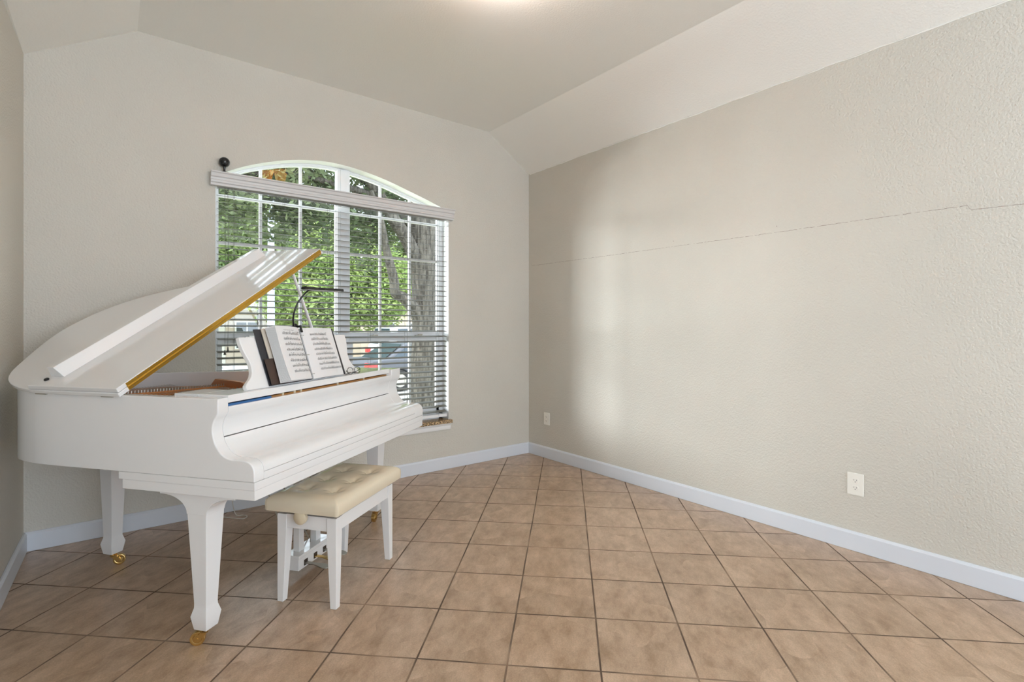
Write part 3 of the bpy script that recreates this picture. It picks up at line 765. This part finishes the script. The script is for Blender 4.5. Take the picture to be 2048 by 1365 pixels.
dk(m.build('old_sheets', M['paperold'], bd), bd)
def rightpages():
    m = MB()
    for s in range(4):
        v = []; f = []; cols = 10
        for r in range(2):
            b = (.004, .262)[r]; R0 = (.866 if r == 0 else .866) - .002 * s
            for c in range(cols + 1):
                k = c / cols; x = .602 + (R0 - .602) * k; nn = .0095 + .002 * s + .012 * math.sin(PI * min(1, k * 1.3)) * (.3 + .2 * s)
                v.append(DP(x, nn, b))
        for c in range(cols): f.append((c, c + 1, c + cols + 2, c + cols + 1))
        m.add(v, f)
    return m
o = rightpages().build('right_pages', M['paper'], bd); so = o.modifiers.new('s', 'SOLIDIFY'); so.thickness = .0012; dk(o, bd)
# printed music: staves and notes lie on the paper
rn = random.Random(11)
def leftn(x, b):
    br = (b - .006) / .256; L0 = .380 + (.372 - .380) * br; k = (x - L0) / (.598 - L0)
    return .050 * (1 - k) ** .55 * (1 - .10 * math.sin(PI * br)) + .009 + .016 * k * (1 - k) + .0016
def rightn(x, b):
    k = (x - .602) / (.260); return .0155 + .012 * math.sin(PI * min(1, max(k, 0) * 1.3)) * .9 + .0012
def staff(m, x0, x1, b, fn, sx=0):
    xs = [x0 + (x1 - x0) * i / 14 for i in range(15)]
    for l in range(5):
        bb_ = b + (l - 2) * .0019
        for a, c in zip(xs, xs[1:]):
            m.add([DP(a, fn(a, bb_), bb_ - .00022), DP(c, fn(c, bb_), bb_ - .00022), DP(c, fn(c, bb_), bb_ + .00022), DP(a, fn(a, bb_), bb_ + .00022)], [(0, 1, 2, 3)])
    x = x0 + .004
    while x < x1 - .004:
        h = rn.uniform(-.004, .004); s = .0014; n_ = fn(x, b) + .0002
        m.add([DP(x - s, n_, b + h), DP(x, n_, b + h - s), DP(x + s, n_, b + h), DP(x, n_, b + h + s)], [(0, 1, 2, 3)])
        if rn.random() < .85: m.add([DP(x + s * .7, n_, b + h), DP(x + s * 1.1, n_, b + h), DP(x + s * 1.1, n_, b + h + .008), DP(x + s * .7, n_, b + h + .008)], [(0, 1, 2, 3)])
        if rn.random() < .3: m.add([DP(x + s, n_, b + h + .007), DP(x + .006, n_, b + h + .007), DP(x + .006, n_, b + h + .0085), DP(x + s, n_, b + h + .0085)], [(0, 1, 2, 3)])
        x += rn.uniform(.0032, .0075)
m = MB()
for k in range(8):
    staff(m, .412 + .002 * k, .560 + .003 * k, .226 - k * .0258, leftn)
x = .428
while x < .512:
    wd = rn.uniform(.003, .009); n_ = leftn(x, .243)
    for _ in range(2):
        h = rn.uniform(-.0012, .0012)
        m.add([DP(x, n_ + .0002, .243 + h - .0006), DP(x + wd * .6, n_ + .0002, .243 + h - .0006), DP(x + wd * .6, n_ + .0002, .243 + h + .0006), DP(x, n_ + .0002, .243 + h + .0006)], [(0, 1, 2, 3)])
    x += wd + .002
o = m.build('printed_staves', M['ink'], bd); dk(o, bd)
m = MB()
for k in range(8): staff(m, .652 + .0015 * k, .800 + .008 * k, .226 - k * .0258, rightn)
o = m.build('printed_staves', M['ink'], bd); dk(o, bd)
for b in (.225, .125, .028):
    pts = [DP(.600 + .012 * math.cos(a), .014 + .011 * math.sin(a), b) for a in [PI * k / 8 for k in range(-1, 10)]]
    dk(MB().tube(pts, .0011, 6).build('ring', M['steel'], bd), bd)

# ------------------------------------------------------------------ clip-on music light
ll = empty('music_light', P(.565, .262, 1.232), PR); tag(ll, 'black clip-on reading lamp with a curved gooseneck above the sheet music', 'lamp')
def pk_(o, par): return dk(o, par)
m = MB(); m.lathe([(.001, -.006), (.014, -.006), (.017, 0), (.014, .008), (.001, .009)], 20, DM @ Matrix.Translation((.60, .006, .278)) @ Matrix.Rotation(PI / 2, 4, 'X'))
m.box(.545, .60, -.003, .012, .266, .279, DM)
m.box(.598, .612, -.022, -.016, .240, .277, DM); m.box(.598, .612, -.02, .006, .268, .277, DM)
pk_(m.build('clip', M['black'], ll, bevel=.002), ll)
neck = crom([(.566, .262, 1.236), (.556, .258, 1.262), (.548, .250, 1.300), (.556, .236, 1.350), (.578, .220, 1.392), (.604, .208, 1.418), (.64, .200, 1.427)], 5)
m = MB().tube(neck, .0042, 10); pk_(m.build('gooseneck', M['black'], ll, smooth=True), ll)
T = Matrix.Translation((.71, .196, 1.430)) @ Matrix.Rotation(math.radians(-2.0), 4, 'Y')
hd = pk_(MB().prism([(-.018, -.005), (.018, -.005), (.015, .008), (-.015, .008)], -.158, .155, 'x', T).build('lamp_head', M['black'], ll, bevel=.002), ll)
o = MB().box(-.14, .14, -.012, .012, -.0062, -.005, T).build('lamp_lens', M['paper'], hd)

# ------------------------------------------------------------------ eyeglasses on the shelf
gl = empty('eyeglasses', P(.945, .1685, .9795), PR); tag(gl, 'folded black-rimmed eyeglasses lying at the right foot of the sheet music', 'glasses')
def ell(cx, cy, rx, ry, z, n=22, lean=0): return [(cx + rx * math.cos(2 * PI * k / n), cy + .012 * math.sin(2 * PI * k / n) * lean, z + ry * math.sin(2 * PI * k / n)) for k in range(n + 1)]
m = MB(); GM = Matrix.Rotation(math.radians(-2), 4, 'Z')
for cx in (-.034, .034):
    m.tube([GM @ Vector((cx + .027 * math.cos(2 * PI * k / 24), 0.0 + .003 * math.sin(2 * PI * k / 24), .021 + .0185 * math.sin(2 * PI * k / 24))) for k in range(25)], .0015, 6, caps=False)
m.tube([GM @ Vector(p) for p in ((-.008, 0, .027), (0, .002, .030), (.008, 0, .027))], .0015, 6)
m.build('rim', M['black'], gl, smooth=True)
for s in (-1, 1):
    MB().tube([GM @ Vector(p) for p in ((s * .062, 0, .026), (s * .065, .004, .022), (s * .04, .007 + .002 * s, .012), (-s * .04, .011 + .003 * s, .005), (-s * .055, .012 + .003 * s, .0035))], .0018, 6).build('temple', M['black'], gl, smooth=True)
for cx in (-.034, .034):
    v = [GM @ Vector((cx + .0262 * math.cos(2 * PI * k / 20), 0.0 + .003 * math.sin(2 * PI * k / 20), .021 + .018 * math.sin(2 * PI * k / 20))) for k in range(20)]
    newobj('lens', v, [tuple(range(20))], M['glass'], gl)

# ------------------------------------------------------------------ loose cord behind the piano
m = MB().tube(crom([(.60, 3.60, .30), (.61, 3.66, .12), (.64, 3.72, .02), (.68, 3.74, .004), (.70, 3.70, .004), (.67, 3.66, .006), (.62, 3.72, .004), (.56, 3.80, .004)], 6), .0028, 6)
tag(m.build('cord', M['outlet'], None, smooth=True), 'thin pale cord looping down to the tiles under the piano', 'cord')

# ------------------------------------------------------------------ outdoors
GZ = -.65
def grass_mat():
    m = mat('lawn', (.2, .25, .08), .9); noisecol(m, (.10, .16, .04), (.42, .38, .16), 1.5, 6, .4, .62); return m
M['lawn'] = grass_mat(); M['asphalt'] = mat('asphalt', (.30, .29, .28), .9); M['concrete'] = mat('concrete', (.55, .52, .47), .85)
M['bark'] = mat('bark', (.1, .08, .06), .95)
def bark():
    m = M['bark']; tc = N(m, 'ShaderNodeTexCoord'); mp = N(m, 'ShaderNodeMapping'); mp.inputs['Scale'].default_value = (9, 9, 1.6); L(m, tc.outputs['Object'], mp.inputs['Vector'])
    nz, r = noisecol(m, (.03, .026, .021), (.105, .095, .08), 3.2, 7, .38, .62, vec=mp.outputs[0])
    b = N(m, 'ShaderNodeBump'); b.inputs['Strength'].default_value = 1.0; b.inputs['Distance'].default_value = .04; L(m, nz.outputs['Fac'], b.inputs['Height']); L(m, b.outputs[0], B(m).inputs['Normal'])
bark()
def leafmat(name, c1, c2):
    m = mat(name, c1, .55); nz, r = noisecol(m, c1, c2, 1.1, 3, .35, .65)
    b = B(m); b.inputs['Specular IOR Level'].default_value = .25
    # leaves let part of the light through
    tr = N(m, 'ShaderNodeBsdfTranslucent'); L(m, r.outputs['Color'], tr.inputs['Color']); mx = N(m, 'ShaderNodeMixShader'); mx.inputs[0].default_value = .35
    out_ = m.node_tree.nodes['Material Output']; L(m, b.outputs[0], mx.inputs[1]); L(m, tr.outputs[0], mx.inputs[2]); L(m, mx.outputs[0], out_.inputs['Surface']); return m
M['leaf_dark'] = leafmat('leaf_dark', (.07, .10, .05), (.16, .20, .10))
M['leaf_mid'] = leafmat('leaf_mid', (.13, .20, .07), (.27, .34, .13))
M['leaf_light'] = leafmat('leaf_light', (.22, .32, .10), (.42, .50, .19))

struct(MB().box(-30, 50, YW + .2, 60, GZ - .3, GZ).build('lawn', M['lawn']))
struct(MB().box(-30, 50, 11.6, 18.2, GZ, GZ + .02).build('street', M['asphalt']))
struct(MB().box(-30, 50, 9.6, 10.8, GZ, GZ + .03).build('sidewalk', M['concrete']))
struct(MB().box(6.2, 9.5, YW + .3, 11.6, GZ, GZ + .025).build('driveway', M['concrete']))

def leaves(seed, blobs, n, size, flat=.8):
    """blobs: (centre, radii); returns one leafy mesh"""
    R_ = np.random.RandomState(seed); wts = np.array([b[1][0] * b[1][1] * b[1][2] for b in blobs]) ** .8; wts = wts / wts.sum()
    idx = R_.choice(len(blobs), n, p=wts); C_ = np.array([b[0] for b in blobs])[idx]; RR = np.array([b[1] for b in blobs])[idx]
    d = R_.normal(size=(n, 3)); d /= np.linalg.norm(d, axis=1)[:, None]; rr = R_.uniform(.25, 1, n) ** .45
    # gather leaves in sprays so the crown has gaps
    nc = max(60, n // 26); cc = R_.randint(0, n, nc); base = C_ + d * rr[:, None] * RR
    own = R_.randint(0, nc, n); pos = base[cc][own] + R_.normal(size=(n, 3)) * size * np.array([2.2, 2.2, 1.3])
    a = R_.normal(size=(n, 3)); a[:, 2] *= .5; a /= np.linalg.norm(a, axis=1)[:, None]
    b = np.cross(a, R_.normal(size=(n, 3)) * np.array([.6, .6, 1])); b /= np.linalg.norm(b, axis=1)[:, None]
    s = size * R_.uniform(.6, 1.25, n)[:, None]
    v = np.stack([pos - a * s, pos + b * s * .42, pos + a * s, pos - b * s * .42], 1).reshape(-1, 3)
    me = bpy.data.meshes.new('leaves'); me.from_pydata(v.tolist(), [], np.arange(4 * n).reshape(-1, 4).tolist()); me.update(); return me
def leafobj(name, me, m, par):
    o = bpy.data.objects.new(name, me); COL.objects.link(o); me.materials.append(m); o.parent = par; return o

# big shade tree near the window
tr = empty('shade_tree', (3.85, 7.1, GZ)); tag(tr, 'large shade tree with a thick grey trunk and a hanging branch just outside the window', 'tree')
def wpar(o): return world(o, tr)
trunk = [(3.72, 7.1, GZ - .1), (3.74, 7.1, -.3), (3.80, 7.1, .3), (3.83, 7.1, .9), (3.84, 7.1, 1.5), (3.85, 7.12, 2.0), (3.83, 7.12, 2.5), (3.86, 7.15, 3.1), (3.92, 7.2, 3.8), (4.0, 7.3, 4.8)]
wpar(MB().tube(crom(trunk, 4), [x for x in np.interp(np.linspace(0, 9, 37), range(10), [.34, .25, .215, .20, .195, .21, .225, .25, .2, .14])], 20).build('trunk', M['bark'], tr, smooth=True))
brs = [([(3.78, 7.1, 1.30), (3.62, 7.05, 1.52), (3.45, 7.0, 1.66), (3.30, 7.0, 1.74), (3.27, 6.98, 1.90), (3.20, 6.95, 2.12), (3.10, 6.9, 2.40), (2.98, 6.8, 2.75), (2.8, 6.7, 3.1)], [.12, .10, .085, .075, .07, .065, .055, .045, .03]),
       ([(3.80, 7.1, 2.0), (3.62, 7.05, 2.35), (3.45, 7.0, 2.60), (3.22, 6.95, 2.85), (2.98, 6.9, 3.15), (2.6, 6.7, 3.5), (2.2, 6.6, 3.8)], [.12, .11, .10, .09, .08, .06, .04]),
       ([(3.85, 7.1, 2.6), (3.55, 7.3, 3.0), (3.1, 7.6, 3.5), (2.2, 8.0, 4.1), (1.2, 8.2, 4.5)], [.13, .10, .08, .06, .03]),
       ([(3.9, 7.1, 2.8), (4.3, 7.3, 3.3), (4.9, 7.4, 3.9), (5.6, 7.5, 4.3)], [.12, .1, .07, .04]),
       ([(3.0, 6.95, 3.1), (2.4, 7.0, 3.2), (1.8, 7.1, 3.25), (1.2, 7.1, 3.1), (.7, 7.2, 2.9)], [.05, .04, .03, .02, .012])]
for pts, rs in brs:
    q = crom(pts, 4); rr = list(np.interp(np.linspace(0, len(pts) - 1, len(q)), range(len(pts)), rs))
    wpar(MB().tube(q, rr, 12).build('branch', M['bark'], tr, smooth=True))
bl1 = [((2.2, 7.5, 3.9), (2.3, 1.2, .7)), ((.6, 7.6, 3.5), (1.8, 1.2, .8)), ((1.6, 7.4, 3.0), (1.5, 1.0, .6)), ((3.2, 7.8, 3.3), (1.5, 1.0, .7)), ((4.6, 7.8, 4.0), (1.3, 1.2, .8)), ((.9, 7.6, 2.75), (.9, .9, .4)), ((2.6, 7.7, 2.7), (.9, .8, .45)), ((3.2, 7.9, 2.7), (.7, .6, .5)), ((2.5, 7.6, 3.2), (1.8, .8, .45)), ((1.2, 7.5, 3.3), (1.5, .8, .45))]
wpar(leafobj('crown', leaves(1, bl1, 31000, .052), M['leaf_dark'], tr))

def tree(name, x, y, h, blobs, n, size, lm, label, cat='tree', trunk_r=.12, group=None):
    r = empty(name, (x, y, GZ)); tag(r, label, cat, group)
    MB().tube([(0, 0, -.05), (.03, 0, h * .3), (0, .05, h * .6)], [trunk_r, trunk_r * .8, trunk_r * .5], 10).build('trunk', M['bark'], r, smooth=True)
    leafobj('crown', leaves(int(x * 10) % 997, blobs, n, size), lm, r); return r
tree('leafy_tree', 7.1, 20.3, 4.5, [((0, 0, 3.3), (2.1, 1.4, 1.5)), ((1.5, 0, 2.9), (1.4, 1.2, 1.1)), ((-1.6, 0, 3.0), (1.2, 1.2, 1.3)), ((.2, 0, 4.9), (2.0, 1.4, 1.4)), ((2.3, 0, 3.9), (1.0, 1.1, 1.1)), ((-.6, 0, 2.2), (1.6, 1.1, .7))], 36000, .105, M['leaf_light'], 'bright yellow-green tree across the street, seen through the middle of the blind')
tree('leafy_tree', 5.0, 24.0, 5.5, [((0, 0, 4.6), (2.0, 1.5, 1.7)), ((-1.7, 0, 4.3), (1.2, 1.1, 1.2)), ((2.2, 0, 5.2), (1.8, 1.3, 1.5)), ((0.4, 0, 6.4), (2.2, 1.4, 1.3))], 22000, .13, M['leaf_mid'], 'medium green tree rising before the tan house, just right of the pole')
tree('leafy_tree', 13.2, 23.5, 6.0, [((-1.5, 0, 6.2), (1.8, 1.6, 1.4)), ((-2.0, .2, 4.4), (1.3, 1.2, 1.2)), ((0, 0, 5.0), (2.2, 1.8, 1.9)), ((-1.4, 0, 4.2), (1.2, 1.4, 1.2)), ((2, 0, 5.8), (2, 1.8, 1.7))], 24000, .13, M['leaf_mid'], 'green tree standing beyond the white van, right of the hanging branch')
tree('leafy_tree', 4.6, 37.5, 8, [((0, 0, 7.0), (3.4, 2.4, 2.5)), ((-2.8, 0, 6.0), (2.2, 1.8, 1.8)), ((3.0, 0, 6.6), (2.3, 1.9, 1.9))], 16000, .2, M['leaf_dark'], 'dark green tree showing over the roof of the nearer tan house')

# houses across the street
M['stucco'] = mat('tan_brick', (.62, .52, .44), .9); M['roofm'] = mat('roof_shingle', (.42, .40, .37), .9); M['winh'] = mat('house_window', (.10, .11, .12), .15); M['garage'] = mat('garage_door', (.74, .71, .66), .6)
def house(x, y, wd, dp, h, label, roofh=1.5, seed=1):
    r = empty('house', (x, y, GZ)); tag(r, label, 'house')
    MB().box(-wd / 2, wd / 2, 0, dp, 0, h).build('wall', M['stucco'], r)
    MB().add([(-wd / 2 - .5, -.6, h - .05), (wd / 2 + .5, -.6, h - .05), (wd / 2 + .5, dp + .5, h - .05), (-wd / 2 - .5, dp + .5, h - .05), (-wd / 2 + 2, dp / 2, h + roofh), (wd / 2 - 2, dp / 2, h + roofh)],
             [(0, 3, 2, 1), (0, 1, 5, 4), (2, 3, 4, 5), (1, 2, 5), (3, 0, 4)]).build('roof', M['roofm'], r)
    MB().box(-wd / 2 - .5, wd / 2 + .5, -.62, -.58, h - .22, h - .02).build('fascia', M['white'], r)
    k = 0; xx = -wd / 2 + 1.2
    while xx < wd / 2 - 1.6:
        if k % 3 == 2: MB().box(xx, xx + 1.3, -.03, .03, 0, 2.1).build('garage_door', M['garage'], r)
        else:
            f_ = MB().box(xx - .06, xx + .96, -.04, .02, .84, 2.16).build('window', M['white'], r); MB().box(xx, xx + .42, -.05, -.035, .9, 2.1).box(xx + .48, xx + .9, -.05, -.035, .9, 2.1).build('pane', M['winh'], f_)
        xx += 1.75; k += 1
    return r
house(2.7, 27.0, 9, 7, 2.9, 'tan brick house with a low grey roof, seen left of the utility pole', .9)
house(17.5, 29.0, 12, 8, 3.6, 'tan house across the street behind the white van', 1.6)
# utility pole
po = empty('utility_pole', (4.25, 18.6, GZ)); tag(po, 'pale blue-grey utility pole standing before the far tan house', 'pole')
MB().lathe([(.13, 0), (.09, 8)], 14).build('shaft', mat('pole_paint', (.48, .55, .66), .6), po, smooth=True)
MB().box(-.9, .9, -.05, .05, 7.3, 7.42).build('crossarm', M['bark'], po)

def car(x, y, rz, L_, W2, H_, paint, label, cat='car', van=False):
    r = empty('van' if van else 'car', (x, y, GZ + .02), rz); tag(r, label, cat); hw = W2 / 2; h = H_
    pm = mat('car_paint', paint, .45)
    low = [(-L_ / 2, .35), (-L_ / 2 - .02, .62), (-L_ / 2 + .08, h * .66), (-L_ * .30, h * .68), (L_ * .12, h * .66), (L_ * .40, h * .58), (L_ / 2 - .03, h * .48), (L_ / 2, .36), (L_ / 2 - .1, .22)]
    def arch_(cx, rad=.36): return [(cx + rad * math.cos(a), .30 + rad * math.sin(a) * .95) for a in [PI * k / 8 for k in range(9)]]
    low = low + arch_(L_ * .31) + arch_(-L_ * .30) + [(-L_ / 2 + .1, .24)]
    MB().prism(low, -hw, hw, 'y').build('body', pm, r, bevel=.05, seg=3, autosm=40)
    if van: cab = [(-L_ * .48, h * .64), (-L_ * .45, h * .97), (L_ * .10, h), (L_ * .27, h * .64)]
    else: cab = [(-L_ * .40, h * .64), (-L_ * .24, h * .97), (L_ * .02, h), (L_ * .24, h * .62)]
    v = []
    for s in (-1, 1):
        for (a, b) in cab: v.append((a, s * (hw - .04 if b < h * .8 else hw - .24), b))
    f = [(0, 1, 2, 3), (7, 6, 5, 4), (0, 4, 5, 1), (1, 5, 6, 2), (2, 6, 7, 3), (3, 7, 4, 0)]
    newobj('cabin', v, f, pm, r, bevel=.04, seg=2)
    gm = M['cglass']
    def lerp(p, q, t): return tuple(a + (b - a) * t for a, b in zip(p, q))
    m = MB()
    for s in (0, 4):
        A, Bq, C_, D = [Vector(v[s + i]) for i in range(4)]
        cen = (A + Bq + C_ + D) / 4; nrm = Vector((0, -1 if s == 0 else 1, .3)) * .012
        q = [cen + (p_ - cen) * .86 + nrm for p_ in (A, Bq, C_, D)]; m.add(q, [(0, 1, 2, 3)])
    for (i0, i1, dd) in ((0, 1, -1), (3, 2, 1)):
        q = [Vector(v[i0]), Vector(v[i1]), Vector(v[i1 + 4]), Vector(v[i0 + 4])]; cen = sum(q, Vector()) / 4
        m.add([cen + (p_ - cen) * .86 + Vector((dd * .02, 0, .02)) for p_ in q], [(0, 1, 2, 3)])
    m.build('windows', gm, r)
    for sx in (-.30, .31):
        for s in (-1, 1):
            wh = MB().lathe([(.05, -.09), (.29, -.1), (.315, -.07), (.315, .07), (.29, .1), (.05, .09)], 24, Matrix.Translation((L_ * sx, s * (hw - .11), .315)) @ Matrix.Rotation(PI / 2, 4, 'X')).build('wheel', M['tyre'], r, smooth=True)
            MB().lathe([(.02, -.1), (.19, -.103), (.2, -.09), (.2, .09), (.19, .103), (.02, .1)], 20, Matrix.Translation((L_ * sx, s * (hw - .11), .315)) @ Matrix.Rotation(PI / 2, 4, 'X')).build('hubcap', M['steel'], wh, smooth=True)
    for s in (-1, 1):
        MB().box(-L_ / 2 - .03, -L_ / 2 + .22, s * (hw - .16) - .17, s * (hw - .16) + .17, h * .50, h * .60).build('tail_light', M['red'], r, bevel=.02)
        MB().box(L_ / 2 - .22, L_ / 2 - .02, s * (hw - .2) - .16, s * (hw - .2) + .17, h * .42, h * .49).build('headlight', M['cglass'], r, bevel=.02)
    MB().box(-L_ / 2 - .05, -L_ / 2 + .1, -hw + .05, hw - .05, .28, .46).build('bumper', pm, r, bevel=.03)
    MB().box(L_ / 2 - .1, L_ / 2 + .05, -hw + .05, hw - .05, .24, .42).build('bumper', pm, r, bevel=.03)
    return r
M['cglass'] = mat('car_glass', (.03, .045, .06), .25); M['tyre'] = mat('tyre', (.02, .02, .02), .8); M['red'] = mat('tail_light_red', (.75, .04, .04), .2)
car(7.95, 14.6, math.radians(3), 4.7, 1.8, 1.42, (.07, .075, .09), 'dark grey sedan parked in the street, its red tail light beside the music desk')
car(1.15, 14.4, math.radians(2), 4.6, 1.8, 1.40, (.32, .33, .34), 'grey car parked in the street at the left edge of the window')
car(9.75, 17.0, 0, 4.9, 1.9, 1.90, (.85, .85, .86), 'white van parked on the far side of the street beside the tree trunk', 'van', True)
